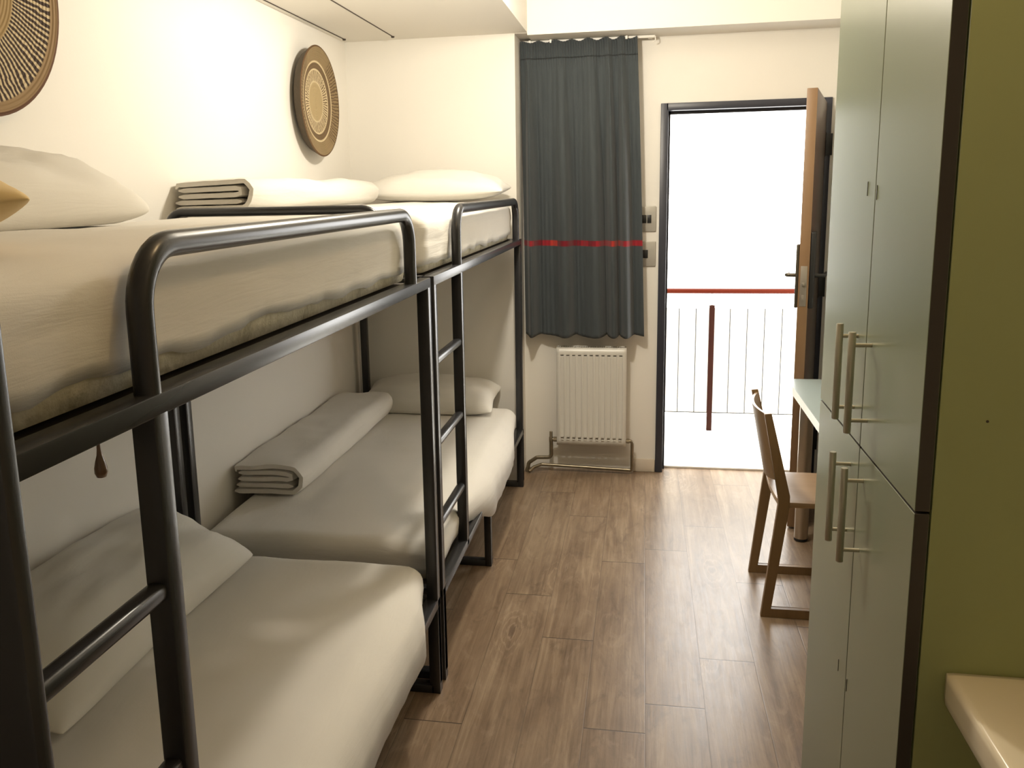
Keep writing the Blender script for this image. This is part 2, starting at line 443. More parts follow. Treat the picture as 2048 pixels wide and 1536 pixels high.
# ------------------------------------------------------------------ the room
XL, XR, YB, YF = -1.56, 1.03, 4.906, -1.3
ZC, ZS = 2.78, 2.375
YP, XP = 4.65, -0.658            # pillar wall face and its free corner
def build_room():
    bm = bmesh.new(); box(bm, XL-0.1, XR+0.1, YF-0.1, 5.03, -0.1, 0)
    struct(finish('floor', bm, MAT['floor']), 'brown wood plank vinyl floor of the dormitory', 'floor')
    bm = bmesh.new(); box(bm, XL-0.12, XL, YF, YB+0.12, 0, ZC)
    struct(finish('wall_left', bm, MAT['wall']), 'cream painted wall behind the bunks with the two woven plates', 'wall')
    bm = bmesh.new(); box(bm, XR, XR+0.12, YF, YB+0.12, 0, ZC)
    struct(finish('wall_right', bm, MAT['wall']), 'cream painted wall behind the wardrobe and desk', 'wall')
    bm = bmesh.new(); box(bm, XL, XR, YF-0.12, YF, 0, ZC)
    struct(finish('wall_front', bm, MAT['wall']), 'cream wall at the near end of the room', 'wall')
    bm = bmesh.new()
    box(bm, XL, 0.083, YB, YB+0.12, 0, ZC); box(bm, 0.935, XR, YB, YB+0.12, 0, ZC); box(bm, 0.083, 0.935, YB, YB+0.12, 2.024, ZC)
    struct(finish('wall_back', bm, MAT['wall']), 'cream far wall with curtain, radiator and open door', 'wall')
    bm = bmesh.new(); box(bm, XL-0.02, XP, YP, YB+0.02, 0, ZC)
    struct(finish('wall_pillar', bm, MAT['wall']), 'cream wall block standing forward at the foot of the far bunk', 'wall')
    bm = bmesh.new(); box(bm, XL-0.12, XR+0.12, YF-0.12, YB+0.12, ZC, ZC+0.1)
    struct(finish('ceiling', bm, MAT['ceiling']), 'cream painted ceiling above the aisle', 'ceiling')
    bm = bmesh.new(); box(bm, XL-0.02, -0.593, YF, YP+0.02, ZS, ZC)
    struct(finish('ceiling_lowered', bm, MAT['ceiling']), 'lowered cream ceiling strip above the bunk beds', 'ceiling')
    bm = bmesh.new(); box(bm, -0.593, XR+0.02, YP, YB+0.02, 2.363, ZC); box(bm, XP-0.03, -0.58, YP+0.001, YB+0.02, ZS-0.002, ZC)
    struct(finish('beam', bm, MAT['beam']), 'cream ceiling beam above the curtain and the door', 'beam')
    for i, x in enumerate((-1.528, -1.269)):
        bm = bmesh.new(); box(bm, x-0.0025, x+0.0025, 0.5, 4.545, ZS-0.003, ZS+0.002)
        lathe(bm, [(0.008, -0.006), (0.009, 0.0), (0.009, 0.002)], (x, 4.55, ZS-0.001), 12)
        struct(finish('trim_%d' % (i+1), bm, MAT['slot']), ('thin dark line along the lowered ceiling beside the left wall', 'thin dark line along the lowered ceiling further from the left wall')[i], 'ceiling trim')
    bm = bmesh.new(); box(bm, -0.04, 0.079, YB-0.012, YB, 0, 0.075, 0.003)
    struct(finish('baseboard_back', bm, MAT['skirt']), 'short beige baseboard between radiator and door frame', 'baseboard')
build_room()

# ------------------------------------------------------------------ bunk beds
XF, XBK = -0.625, -1.515
G_BED = 'metal bunk beds along the left wall'
def bunk(y0, y1, zlad, label, first_post, end_guard_y):
    t = thing('bunk_bed', ((XF+XBK)/2, (y0+y1)/2, 0), label, 'bunk bed', G_BED)
    S = MAT['steel']
    def part(name, fn, m=S, sm_=35.0):
        bm = bmesh.new(); fn(bm); return finish(name, bm, m, t, sm_)
    for nm, z0, z1, zb in (('upper_frame', 1.314, 1.344, 1.322), ('lower_frame', 0.295, 0.325, 0.300)):
        def rails(bm):
            box(bm, XF-0.042, XF, y0, y1, z0, z1, 0.003)
            box(bm, XBK, XBK+0.04, y0, y1, z0, z1, 0.003)
            box(bm, XBK+0.03, XF-0.03, y0, y0+0.035, z0, z1, 0.003)
            box(bm, XBK+0.03, XF-0.03, y1-0.035, y1, z0, z1, 0.003)
        part(nm, rails)
        def slats(bm):
            n = 9
            for i in range(n):
                x = XBK+0.06+(XF-XBK-0.12)*i/(n-1)
                box(bm, x-0.041, x+0.041, y0+0.02, y1-0.02, zb, zb+0.010, 0.002)
        part('slat_base', slats, MAT['slot'])
    # corner posts
    for y in (y0, y1-0.038):
        part('post', lambda bm: box(bm, XF-0.036, XF, y, y+0.038, 0.03, 1.32, 0.004))
        part('post', lambda bm: box(bm, XBK, XBK+0.036, y, y+0.038, 0.03, 1.36, 0.004))
    # ladder
    part('ladder_stile', lambda bm: box(bm, XF-0.036, XF, zlad, zlad+0.036, 0.30, 1.32, 0.004))
    for z in (1.071, 0.806, 0.536):
        part('ladder_rung', lambda bm: box(bm, XF-0.034, XF-0.004, y0+0.03, zlad+0.008, z-0.013, z+0.013, 0.009, 3))
    # guard rail over the front of the upper bunk
    gx = XF-0.018
    ga, gb = zlad+0.018, y1-0.165 if y1 < 3 else y1-0.085
    def guard(bm):
        tube(bm, fillet([(gx, ga, 1.335), (gx, ga, 1.536), (gx, gb, 1.536), (gx, gb, 1.335)], 0.085, 9), 0.0175, 16, 0.0185)
    part('guard_rail', guard, S, 60)
    if end_guard_y:
        def eg(bm):
            tube(bm, fillet([(XBK+0.02, end_guard_y, 1.335), (XBK+0.02, end_guard_y, 1.547), (-0.80, end_guard_y, 1.547), (-0.80, end_guard_y, 1.335)], 0.05, 7), 0.014, 12)
        part('end_guard', eg, S, 60)
    # sled legs across the bed
    for y in (y0+0.002, (y0+y1)/2-0.085, y1-0.040):
        def leg(bm):
            w = 0.036
            box(bm, XF-0.030, XF, y, y+w, 0.0, 0.300, 0.003)
            box(bm, XBK, XBK+0.03, y, y+w, 0.0, 0.300, 0.003)
            box(bm, XBK+0.02, XF-0.02, y, y+w, 0.0, 0.028, 0.003)
        part('leg_frame', leg)
    return t
bunk(0.58, 2.562, 1.019, 'dark grey metal bunk bed nearest the camera with its ladder at the left', True, None)
bunk(2.602, 4.585, 3.010, 'dark grey metal bunk bed at the far end beside the curtain', False, 2.622)

# ------------------------------------------------------------------ mattresses
def mattress(y0, y1, zb, zt, label, hem, drape, seed, near_r=0.045):
    xb, xf = XBK+0.004, XF-0.046 if zb > 1 else XF-0.034
    ins = 0.006 if zb > 1 else 0.012
    t = thing('mattress', ((xb+xf)/2, (y0+y1)/2, zb), label, 'mattress', 'mattresses on the bunk beds')
    bm = soft_box(xb+ins, xf-ins, y0+ins, y1-ins, zb, zt-0.045, 0.035, 0.05)
    finish('mattress_body', bm, MAT['ticking'], t, 180)
    bm = soft_box(xb, xf, y0, y1, hem, zt, 0.05, 0.022, bottom=False)
    for v in bm.verts:
        x, y, z = v.co
        low = 1-sm(z, hem, hem+0.05)                    # near the hem
        front = sm(x, xf-0.10, xf-0.01)
        top = sm(z, zt-0.05, zt-0.002)
        # sag between the ends, bulge of the filling
        v.co.z += top*(0.008*fbm(x*2.2+seed, y*1.6, 3.1, 2) + 0.003*fbm(x*9, y*5+seed, 1.0, 3) - 0.008*sm(abs(x-(xb+xf)/2), 0.2, 0.45))
        side = (1-top)
        v.co.x += side*front*(0.005*fbm(y*3+seed, z*26, 2.0, 3) + 0.004*math.sin((zt-z)/(zt-hem)*PI))
        endw = side*(sm(y, y0+0.08, y0) if False else 0)
        v.co.z += low*0.014*fbm(y*7+seed, x*7, 5.0, 3)*(1 if zb > 1 else 0.5)
        if zb > 1: v.co.x += low*front*0.005*fbm(y*11, seed, 2.0, 3)
        # hanging part in front of the lower rail
        m = drape(y)
        if m > 0 and front > 0:
            s = sm(zt-z, 0.0, 0.11)
            v.co.x += front*m*s*(0.054 + 0.006*fbm(y*5+seed, z*3, 0, 3))
            v.co.z -= front*m*sm(zt-z, 0.08, zt-hem)*(0.085 + 0.022*fbm(y*3.1+seed, 1.7, 0, 3))
    o = finish('fitted_sheet', bm, MAT['sheet'], t, 180)
    sol = o.modifiers.new('cloth', 'SOLIDIFY'); sol.thickness = 0.002; sol.offset = -1
    return t
mattress(0.63, 2.515, 1.334, 1.537, 'thick white sheeted mattress on the upper bunk nearest the camera', 1.374, lambda y: 0, 3.0)
mattress(2.660, 4.545, 1.334, 1.541, 'white sheeted mattress on the upper bunk by the curtain', 1.368, lambda y: 0, 11.0)
mattress(0.63, 2.510, 0.312, 0.462, 'white sheeted mattress on the lower bunk nearest the camera', 0.345,
         lambda y: sm(y, 1.10, 1.30)*(1-sm(y, 2.26, 2.47)), 5.0)
mattress(2.650, 4.540, 0.312, 0.455, 'white sheeted mattress on the lower bunk beside the radiator', 0.350,
         lambda y: sm(y, 3.05, 3.5)*(1-sm(y, 4.05, 4.50)), 8.0)

# ------------------------------------------------------------------ pillows
def pillow(name, L, Wd, T, mat, label, M, seed, zf, cat='pillow', group='pillows on the bunks', pinch=0.10, n=34, cr0=0.045, pu=2.8, qu=0.6):
    """local: x length, y width, z thickness"""
    bm = bmesh.new(); top = {}; bot = {}
    for i in range(n+1):
        for j in range(n+1):
            u = -1+2*i/n; v = -1+2*j/n
            # ease the samples toward the seam
            u = math.sin(u*PI/2); v = math.sin(v*PI/2)
            ex = 1-pinch*(1-abs(v)**1.5)*abs(u)**6*0.7
            ey = 1-pinch*(1-abs(u)**1.5)*abs(v)**6
            x = u*L/2*ex; y = v*Wd/2*ey
            cr = 1-cr0*(abs(u)*abs(v))**7
            x *= cr; y *= cr
            h = max(0.0, (1-abs(u)**pu))**qu*max(0.0, (1-abs(v)**2.4))**0.55
            w = 0.16*fbm(u*2.2+seed, v*2.2, 0.3, 3) + 0.05*fbm(u*6+seed, v*5, 2.0, 3) + 0.07*math.sin(7*(u*0.6+v)+seed+2*fbm(u, v, seed, 2))*abs(u)
            zt = T*0.64*h*(1+w); zb = -T*0.36*h
            e = (i in (0, n)) or (j in (0, n))
            top[i, j] = bm.verts.new((x, y, zt))
            bot[i, j] = top[i, j] if e else bm.verts.new((x, y, zb))
    for i in range(n):
        for j in range(n):
            bm.faces.new((top[i, j], top[i+1, j], top[i+1, j+1], top[i, j+1]))
            q = (bot[i, j], bot[i, j+1], bot[i+1, j+1], bot[i+1, j])
            if len(set(q)) == 4:
                try: bm.faces.new(q)
                except ValueError: pass
    xform(bm, M)
    for v in bm.verts:                       # the underside flattens on the mattress
        if v.co.z < zf: v.co.z = zf + 0.0006*(zf-v.co.z)
        if v.co.x < XL+0.004: v.co.x = XL+0.004
    c = M.translation
    o = finish(name, bm, mat, None, 180, origin=c)
    return tag(o, label, cat, group)
def place(loc, rx=0, ry=0, rz=0):
    return Matrix.Translation(loc) @ Matrix.Rotation(math.radians(rz), 4, 'Z') @ Matrix.Rotation(math.radians(ry), 4, 'Y') @ Matrix.Rotation(math.radians(rx), 4, 'X')

pillow('pillow', 0.94, 0.40, 0.175, MAT['pillow'], 'plump white pillow on the upper bunk nearest the camera', place((-1.345, 1.515, 1.597), 0, 0, 90) @ Matrix.Rotation(math.radians(9), 4, 'X'), 1.0, 1.540, cr0=0.07, pu=3.6, qu=0.46)
pillow('pillow', 0.98, 0.41, 0.19, MAT['pillow'], 'white pillow leaning on the wall of the near lower bunk', place((-1.375, 1.955, 0.556), 0, 0, 90) @ Matrix.Rotation(math.radians(20), 4, 'X'), 4.0, 0.464)
pillow('pillow', 0.74, 0.36, 0.17, MAT['pillow'], 'white pillow against the pillar on the far lower bunk', place((-1.11, 4.46, 0.512)) @ Matrix.Rotation(math.radians(10), 4, 'X'), 6.0, 0.458)
pillow('pillow', 0.74, 0.36, 0.15, MAT['pillow'], 'white pillow at the far end of the upper bunk by the curtain', place((-1.03, 4.40, 1.598)) @ Matrix.Rotation(math.radians(3), 4, 'X'), 9.0, 1.548)
pillow('cushion', 0.36, 0.36, 0.10, MAT['tan_cloth'], 'tan cushion whose corner shows at the left edge of the upper bunk', Matrix.Translation((-0.963, 0.95, 1.577)) @ Matrix.Rotation(math.radians(-5.5), 4, 'Y') @ Matrix.Rotation(math.radians(45), 4, 'Z'), 2.0, 1.541, 'cushion', None, 0.05)

# ------------------------------------------------------------------ folded duvets
def duvet(x0, x1, y0, y1, z0, h, label, seed, skew=0.0):
    """a quilt folded into a long flat bundle, its end showing the folds"""
    t = h/5.2
    w = x1-x0
    zl = [z0+t*0.52+t*1.03*i for i in range(5)]
    # centre line of the cloth in the end view, from the inside out
    P = [(x0+0.05*w, zl[2]), (x0+0.80*w, zl[2])]
    P += [(x0+0.865*w, (zl[2]+zl[3])/2), (x0+0.80*w, zl[3]), (x0+0.05*w, zl[3]+0.001)]
    P2 = [(x0+0.03*w, zl[1]), (x0+0.86*w, zl[1]-0.001)]
    outer = [(x0+0.02*w, zl[0]), (x1-0.10*w, zl[0]), (x1-0.03*w, zl[1]*0.9+zl[0]*0.1), (x1-0.022*w, zl[3]), (x1-0.11*w, zl[4]), (x0+0.05*w, zl[4]), (x0+0.015*w, zl[4]-0.4*t), (x0+0.03*w, zl[3]+t*0.3)]
    bm = bmesh.new()
    ny = 40
    for path, rad in ((P, 0.03), (P2, 0.01), (outer, 0.02)):
        c = fillet([(a, 0, b) for a, b in path], rad, 6)
        # resample
        seg = [0.0]
        for a, b in zip(c, c[1:]): seg.append(seg[-1]+(b-a).length)
        n = max(10, int(seg[-1]/0.018)); pts = []
        k = 0
        for i in range(n+1):
            d = seg[-1]*i/n
            while k < len(seg)-2 and seg[k+1] < d: k += 1
            f = (d-seg[k])/max(1e-9, seg[k+1]-seg[k]); pts.append(c[k].lerp(c[k+1], f))
        ra, rb = [], []
        inset = 0.0 if path is outer else 0.004
        for j in range(ny+1):
            y = y0+inset+(y1-y0-2*inset)*j/ny
            A, B = [], []
            for i, p in enumerate(pts):
                tg = (pts[min(i+1, n)]-pts[max(i-1, 0)]).normalized(); nm = Vector((-tg.z, 0, tg.x))
                e = 1.0 if 0 < i < n else 0.35
                hh = t*0.49*e*(1+0.10*fbm(i*0.3+seed, y*6, 0, 2))
                if j in (0, ny): hh *= 0.72
                dx = 0.012*fbm(seed, y*2.2, p.z*20, 2) + skew*(y-y0)
                up = (p.z-z0)/h
                dz = 0.016*up*fbm(p.x*4+seed, y*3.0, 1.0, 3)
                endy = 0.010*fbm(p.x*9, seed, p.z*30, 2) if j in (0, ny) else 0
                q = Vector((p.x+dx, y+endy, p.z+dz))
                A.append(bm.verts.new(q+nm*hh)); B.append(bm.verts.new(q-nm*hh))
            ra.append(A); rb.append(B)
        for j in range(ny):
            for i in range(n):
                bm.faces.new((ra[j][i], ra[j][i+1], ra[j+1][i+1], ra[j+1][i]))
                bm.faces.new((rb[j][i], rb[j+1][i], rb[j+1][i+1], rb[j][i+1]))
            bm.faces.new((ra[j][0], ra[j+1][0], rb[j+1][0], rb[j][0])); bm.faces.new((ra[j][n], rb[j][n], rb[j+1][n], ra[j+1][n]))
        for j in (0, ny):
            for i in range(n): bm.faces.new((ra[j][i], rb[j][i], rb[j][i+1], ra[j][i+1]))
    o = finish('folded_duvet', bm, MAT['duvet'], None, 60, origin=((x0+x1)/2, (y0+y1)/2, z0))
    return tag(o, label, 'duvet', 'folded duvets')
duvet(-1.545, -1.268, 3.03, 4.27, 0.460, 0.122, 'white duvet folded long on the far lower bunk', 2.0)
duvet(-1.550, -1.265, 2.765, 4.18, 1.546, 0.108, 'white duvet folded long on the upper bunk by the curtain', 7.0)

# ------------------------------------------------------------------ woven plates on the wall
def basket(name, y, z, R, depth, kind, label):
    bm = bmesh.new()
    prof = [(R*0.70, 0.0), (R*0.90, depth*0.35), (R*0.985, depth*0.85), (R, depth*0.95), (R*0.985, depth), (R*0.955, depth*0.97), (R*0.80, depth*0.80), (R*0.55, depth*0.66), (R*0.3, depth*0.6), (R*0.05, depth*0.58)]
    lathe(bm, prof, (0, 0, 0), 72, 'X')
    o = finish(name, bm, [mat_basket(kind, R), MAT['basket_side']], None, 60)
    for p in o.data.polygons:
        if p.normal.x < 0.3 and p.center.x < depth*0.9: p.material_index = 1
    o.location = (XL+0.001, y, z)
    return tag(o, label, 'wall basket', 'woven plates on the left wall')
basket('woven_plate', 1.870, 2.105, 0.315, 0.055, 'rays', 'large woven plate with dark rays at the upper left corner')
basket('woven_plate', 4.070, 2.020, 0.252, 0.066, 'rings', 'round woven plate with cream rings on the wall above the duvet')

# ------------------------------------------------------------------ cord pull under the near upper bunk
def cord_pull():
    x, y = -0.95, 1.362
    t = thing('cord_pull', (x, y, 1.105), 'small brown drop-shaped cord pull hanging under the near upper bunk', 'cord pull')
    bm = bmesh.new()
    lathe(bm, [(0.0032, 0.064), (0.0038, 0.052), (0.0050, 0.042), (0.0085, 0.031), (0.0112, 0.019), (0.0115, 0.010), (0.0085, 0.002), (0.003, 0.0)], (x, y, 1.106), 20)
    finish('knob', bm, MAT['pull_wood'], t, 60)
    bm = bmesh.new(); tube(bm, [(x, y, 1.16), (x, y, 1.322)], 0.002, 8)
    finish('cord', bm, MAT['cord'], t, 60)
cord_pull()

# ------------------------------------------------------------------ dark post at the left edge
bm = bmesh.new()
box(bm, -0.560, -0.474, 0.560, 0.580, 0.0, 1.95, 0.004); box(bm, -0.60, -0.45, 0.51, 0.605, 0.0, 0.008, 0.002)
tag(finish('metal_post', bm, MAT['steel'], None, 35, origin=(-0.517, 0.557, 0)), 'wide dark metal post at the left edge in front of the near bunk', 'post')

# ------------------------------------------------------------------ curtain and its rail
def curtain():
    nx, nz = 260, 90
    bm = bmesh.new(); rows = []
    z0, z1 = 0.795, 2.352
    for j in range(nz+1):
        tz = j/nz; z = z0+(z1-z0)*tz; row = []
        d = 1-tz
        xl = -0.652+0.012*d; xr = -0.047+0.057*d**0.8
        for i in range(nx+1):
            u = i/nx
            a = 2*PI*(u*5.2+0.34*math.sin(u*7.3+0.5)+0.12*math.sin(u*16.0)+0.05*d*math.sin(u*17))
            amp = 0.011+0.027*sm(d, 0.04, 0.5)
            fold = amp*(math.sin(a)+0.30*math.sin(2*a+1.0))
            fine = 0.004*(1-sm(d, 0.03, 0.10))*math.sin(2*PI*u*46) + 0.0016*sm(d, 0.06, 0.12)*math.sin(2*PI*u*23+1)
            x = xl+(xr-xl)*u + 0.010*sm(d, 0.1, 0.6)*math.cos(a)*(1-abs(2*u-1)**4)
            hem = (1-sm(tz, 0, 0.04))*0.006*math.sin(a+0.6)
            topn = 0.006*sm(d, 0.02, 0.0)*math.sin(2*PI*u*7+0.8)
            row.append(bm.verts.new((x, 4.802+fold+fine, z+hem*1.0+topn)))
        rows.append(row)
    for a, b in zip(rows, rows[1:]):
        for i in range(nx): bm.faces.new((a[i], a[i+1], b[i+1], b[i]))
    o = finish('curtain', bm, MAT['curtain'], None, 180)
    s = o.modifiers.new('cloth', 'SOLIDIFY'); s.thickness = 0.003; s.offset = 0
    tag(o, 'dark grey curtain with a narrow red band above the radiator', 'curtain')
    t = thing('curtain_rail', (-0.30, 4.83, 2.355), 'white curtain rail under the beam above the grey curtain', 'curtain rail')
    bm = bmesh.new(); box(bm, -0.648, 0.044, 4.822, 4.838, 2.347, 2.361, 0.003)
    finish('rail', bm, MAT['white_plastic'], t)
    for x in (-0.55, -0.30, 0.02):
        bm = bmesh.new(); box(bm, x-0.012, x+0.012, 4.83, YB, 2.352, 2.360, 0.002); finish('bracket', bm, MAT['white_plastic'], t)
    bm = bmesh.new(); tube(bm, fillet([(0.038, 4.82, 2.356), (0.046, 4.82, 2.352), (0.046, 4.82, 2.332), (0.032, 4.82, 2.326)], 0.006, 4), 0.0025, 8)
    finish('end_hook', bm, MAT['white_plastic'], t)
    for x in (-0.60, -0.49, -0.285, -0.10):
        bm = bmesh.new(); box(bm, x-0.006, x+0.006, 4.800, 4.824, 2.343, 2.360, 0.002); finish('glider', bm, MAT['white_plastic'], t)
curtain()

# ------------------------------------------------------------------ radiator
def radiator():
    x0, x1, z0, z1, yf = -0.467, -0.083, 0.172, 0.727, 4.800
    t = thing('radiator', ((x0+x1)/2, 4.85, 0.0), 'white panel radiator on the far wall under the curtain', 'radiator')
    n = 11; w = (x1-x0-0.03)/n; s0 = x0+0.015
    def face(y, name, mat):
        bm = bmesh.new(); xs = [x0]
        for k in range(n):
            a = s0+k*w
            xs += [a+w*0.12, a+w*0.24, a+w*0.76, a+w*0.88]
        xs.append(x1)
        def depth(i):
            return 0.0 if i in (0, len(xs)-1) else (0.0 if (i-1) % 4 in (0, 3) else 0.0035)
        zs = [z0, z0+0.028, z0+0.034, z0+0.044, z0+0.052, z1-0.052, z1-0.044, z1-0.038, z1-0.030, z1]
        g = []
        for j, z in enumerate(zs):
            f = 1.0 if 4 <= j <= 5 else (0.5 if j in (3, 6) else 0.0)
            g.append([bm.verts.new((x, y+depth(i)*f, z)) for i, x in enumerate(xs)])
        for j in range(len(zs)-1):
            for i in range(len(xs)-1):
                slot = ((i-1) % 4 == 1 and 0 < i < len(xs)-2) and j in (2, 6)
                if slot: continue
                bm.faces.new((g[j][i], g[j][i+1], g[j+1][i+1], g[j+1][i]))
        o = finish(name, bm, mat, t, 25)
        m = o.modifiers.new('sheet', 'SOLIDIFY'); m.thickness = 0.0015; m.offset = 1
    face(yf, 'front_panel', MAT['rad'])
    for k in range(n):
        a = s0+k*w
        bm = bmesh.new(); box(bm, a+w*0.26, a+w*0.74, yf-0.005, yf+0.003, z0+0.030, z0+0.036, 0.001); finish('slot_light_lip', bm, MAT['rad'], t)  # small lips added at the bottom slots to catch light and look bright
    bm = bmesh.new(); box(bm, x0+0.012, x1-0.012, yf+0.006, yf+0.009, z1-0.060, z1-0.025); finish('slot_shade', bm, MAT['rad_dark'], t)  # dark strip added behind the top slots, stands in for their shade
    bm = bmesh.new(); box(bm, x0+0.004, x1-0.004, yf+0.058, yf+0.064, z0+0.01, z1-0.01, 0.002)
    finish('back_panel', bm, MAT['rad'], t)
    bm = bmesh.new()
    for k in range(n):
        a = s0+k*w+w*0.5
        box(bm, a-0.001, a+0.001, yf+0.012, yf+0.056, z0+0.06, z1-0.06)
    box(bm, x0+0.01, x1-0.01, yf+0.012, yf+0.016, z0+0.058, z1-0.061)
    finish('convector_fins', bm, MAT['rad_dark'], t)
    for xa, xb in ((x0, x0+0.002), (x1-0.002, x1)):
        bm = bmesh.new(); box(bm, xa, xb, yf+0.002, yf+0.064, z0, z1+0.002, 0.0006); finish('side_cover', bm, MAT['rad'], t)
    bm = bmesh.new()
    for yy in (yf+0.003, yf+0.058): box(bm, x0, x1, yy, yy+0.005, z1-0.002, z1+0.004, 0.001)
    k = x0+0.006
    while k < x1-0.006:
        box(bm, k, k+0.003, yf+0.008, yf+0.058, z1-0.001, z1+0.003); k += 0.0125
    finish('top_grille', bm, MAT['rad'], t)
    for x in (x0+0.07, x1-0.07):
        bm = bmesh.new(); box(bm, x-0.012, x+0.012, yf+0.063, YB, z0+0.08, z1-0.08, 0.002); finish('wall_bracket', bm, MAT['rad'], t)
    P = MAT['pipe']
    # valve and pipe at the left
    xl = x0-0.036; yv = yf+0.035
    bm = bmesh.new()
    tube(bm, [(x0, yv, 0.193), (xl, yv, 0.193)], 0.010, 12)
    lathe(bm, [(0.012, 0.0), (0.012, 0.026), (0.009, 0.03), (0.009, 0.058), (0.006, 0.062)], (xl, yv, 0.178), 14)
    lathe(bm, [(0.015, -0.010), (0.015, 0.010)], (x0-0.012, yv, 0.193), 8, 'X')
    finish('valve', bm, P, t, 40)
    bm = bmesh.new()
    tube(bm, fillet([(xl, yv, 0.185), (xl, yv, 0.085), (-0.585, yv, 0.082), (-0.632, yv-0.005, 0.050), (-0.640, yv-0.010, 0.0)], 0.02, 5), 0.011, 12)
    finish('pipe', bm, P, t, 60)
    xr = x1+0.036
    bm = bmesh.new()
    tube(bm, fillet([(x1, yv, 0.195), (xr, yv, 0.195), (xr, yv, 0.16)], 0.014, 5), 0.010, 12)
    lathe(bm, [(0.014, -0.008), (0.014, 0.008)], (x1+0.012, yv, 0.195), 8, 'X')
    finish('valve', bm, P, t, 40)
    bm = bmesh.new()
    tube(bm, fillet([(xr, yv, 0.175), (xr, yv+0.01, 0.022), (-0.560, yv+0.01, 0.038), (-0.600, yv-0.02, 0.030), (-0.625, yv-0.05, 0.012)], 0.012, 5), 0.0095, 12)
    finish('pipe', bm, P, t, 60)
radiator()

# ------------------------------------------------------------------ switches by the door
def switch(name, zc, squares, label):
    t = thing(name, (0.020, YB, zc), label, 'switch', 'switches beside the door')
    bm = bmesh.new(); box(bm, -0.030, 0.066, YB-0.009, YB, zc-0.068, zc+0.068, 0.004, 3)
    finish('cover_plate', bm, MAT['plate'], t)
    for a, b in squares:
        bm = bmesh.new(); box(bm, a, b, YB-0.013, YB-0.008, zc-0.022, zc+0.022, 0.0015); finish('rocker', bm, MAT['black'], t)
switch('light_switch', 1.424, ((-0.018, 0.014), (0.018, 0.040)), 'upper grey switch plate with two black rockers beside the door frame')
switch('light_switch', 1.236, ((-0.012, 0.024),), 'lower grey switch plate with one black rocker beside the door frame')

# ------------------------------------------------------------------ door, frame and open leaf
def door():
    t = thing('door_1', (0.51, YB, 0), 'open wooden door in a charcoal steel frame leading to the gallery', 'door', None, 'structure')
    bm = bmesh.new()
    box(bm, 0.081, 0.121, YB-0.014, 5.03, 0, 2.025, 0.003); box(bm, 0.897, 0.937, YB-0.014, 5.03, 0, 2.025, 0.003)
    box(bm, 0.110, 0.905, YB-0.014, 5.03, 1.987, 2.025, 0.003)
    box(bm, 0.121, 0.133, YB+0.055, YB+0.075, 0, 1.987); box(bm, 0.885, 0.897, YB+0.055, YB+0.075, 0, 1.987); box(bm, 0.121, 0.897, YB+0.055, YB+0.075, 1.971, 1.987)
    finish('door_frame', bm, MAT['navy'], t)
    bm = bmesh.new(); box(bm, 0.121, 0.897, 4.985, 5.03, 0.0, 0.012, 0.003); finish('threshold', bm, MAT['balc_panel'], t)
    # leaf: local x from the latch edge to the hinge edge, local y its thickness
    A = Vector((0.682, 4.120, 0)); Hn = Vector((0.866, 4.890, 0))
    d = (Hn-A).normalized(); L = (Hn-A).length
    nrm = Vector((d.y, -d.x, 0))
    M = Matrix(((d.x, nrm.x, 0, A.x), (d.y, nrm.y, 0, A.y), (0, 0, 1, 0), (0, 0, 0, 1)))
    def add(name, fn, mat, parent=t, s_=35):
        bm = bmesh.new(); fn(bm); xform(bm, M); return finish(name, bm, mat, parent, s_)
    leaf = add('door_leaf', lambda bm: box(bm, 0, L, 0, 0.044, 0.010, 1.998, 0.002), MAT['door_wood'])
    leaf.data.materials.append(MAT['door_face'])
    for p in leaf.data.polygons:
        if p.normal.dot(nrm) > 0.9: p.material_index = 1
    add('latch_plate', lambda bm: (box(bm, -0.002, 0.001, 0.008, 0.036, 1.055, 1.235, 0.0005), box(bm, -0.010, 0.0, 0.015, 0.028, 1.148, 1.162, 0.001), box(bm, -0.0035, 0.0, 0.016, 0.028, 1.08, 1.105, 0.001)), MAT['latch'], leaf)
    add('escutcheon', lambda bm: box(bm, 0.012, 0.075, -0.015, 0.0, 1.045, 1.330, 0.005, 3), MAT['brass'], leaf)
    add('escutcheon', lambda bm: box(bm, 0.004, 0.080, 0.044, 0.066, 1.045, 1.385, 0.005, 3), MAT['black'], leaf)
    add('lever_handle', lambda bm: (tube(bm, fillet([(0.045, -0.012, 1.190), (0.045, -0.055, 1.190), (0.155, -0.058, 1.190)], 0.014, 5), 0.009, 12)), MAT['brass'], leaf, 60)
    add('lever_handle', lambda bm: (tube(bm, fillet([(0.045, 0.060, 1.190), (0.045, 0.105, 1.190), (0.155, 0.108, 1.190)], 0.014, 5), 0.009, 12)), MAT['black'], leaf, 60)
    for z in (1.79, 1.06, 0.22):
        def hinge(bm):
            lathe(bm, [(0.009, z-0.06), (0.009, z+0.06)], (0.905, YB-0.022, 0), 14)
            box(bm, 0.905, 0.945, YB-0.020, YB-0.014, z-0.055, z+0.055, 0.001)
            box(bm, 0.835, 0.906, YB-0.030, YB-0.024, z-0.055, z+0.055, 0.001)
        bm = bmesh.new(); hinge(bm); finish('hinge', bm, MAT['black'], t)
door()

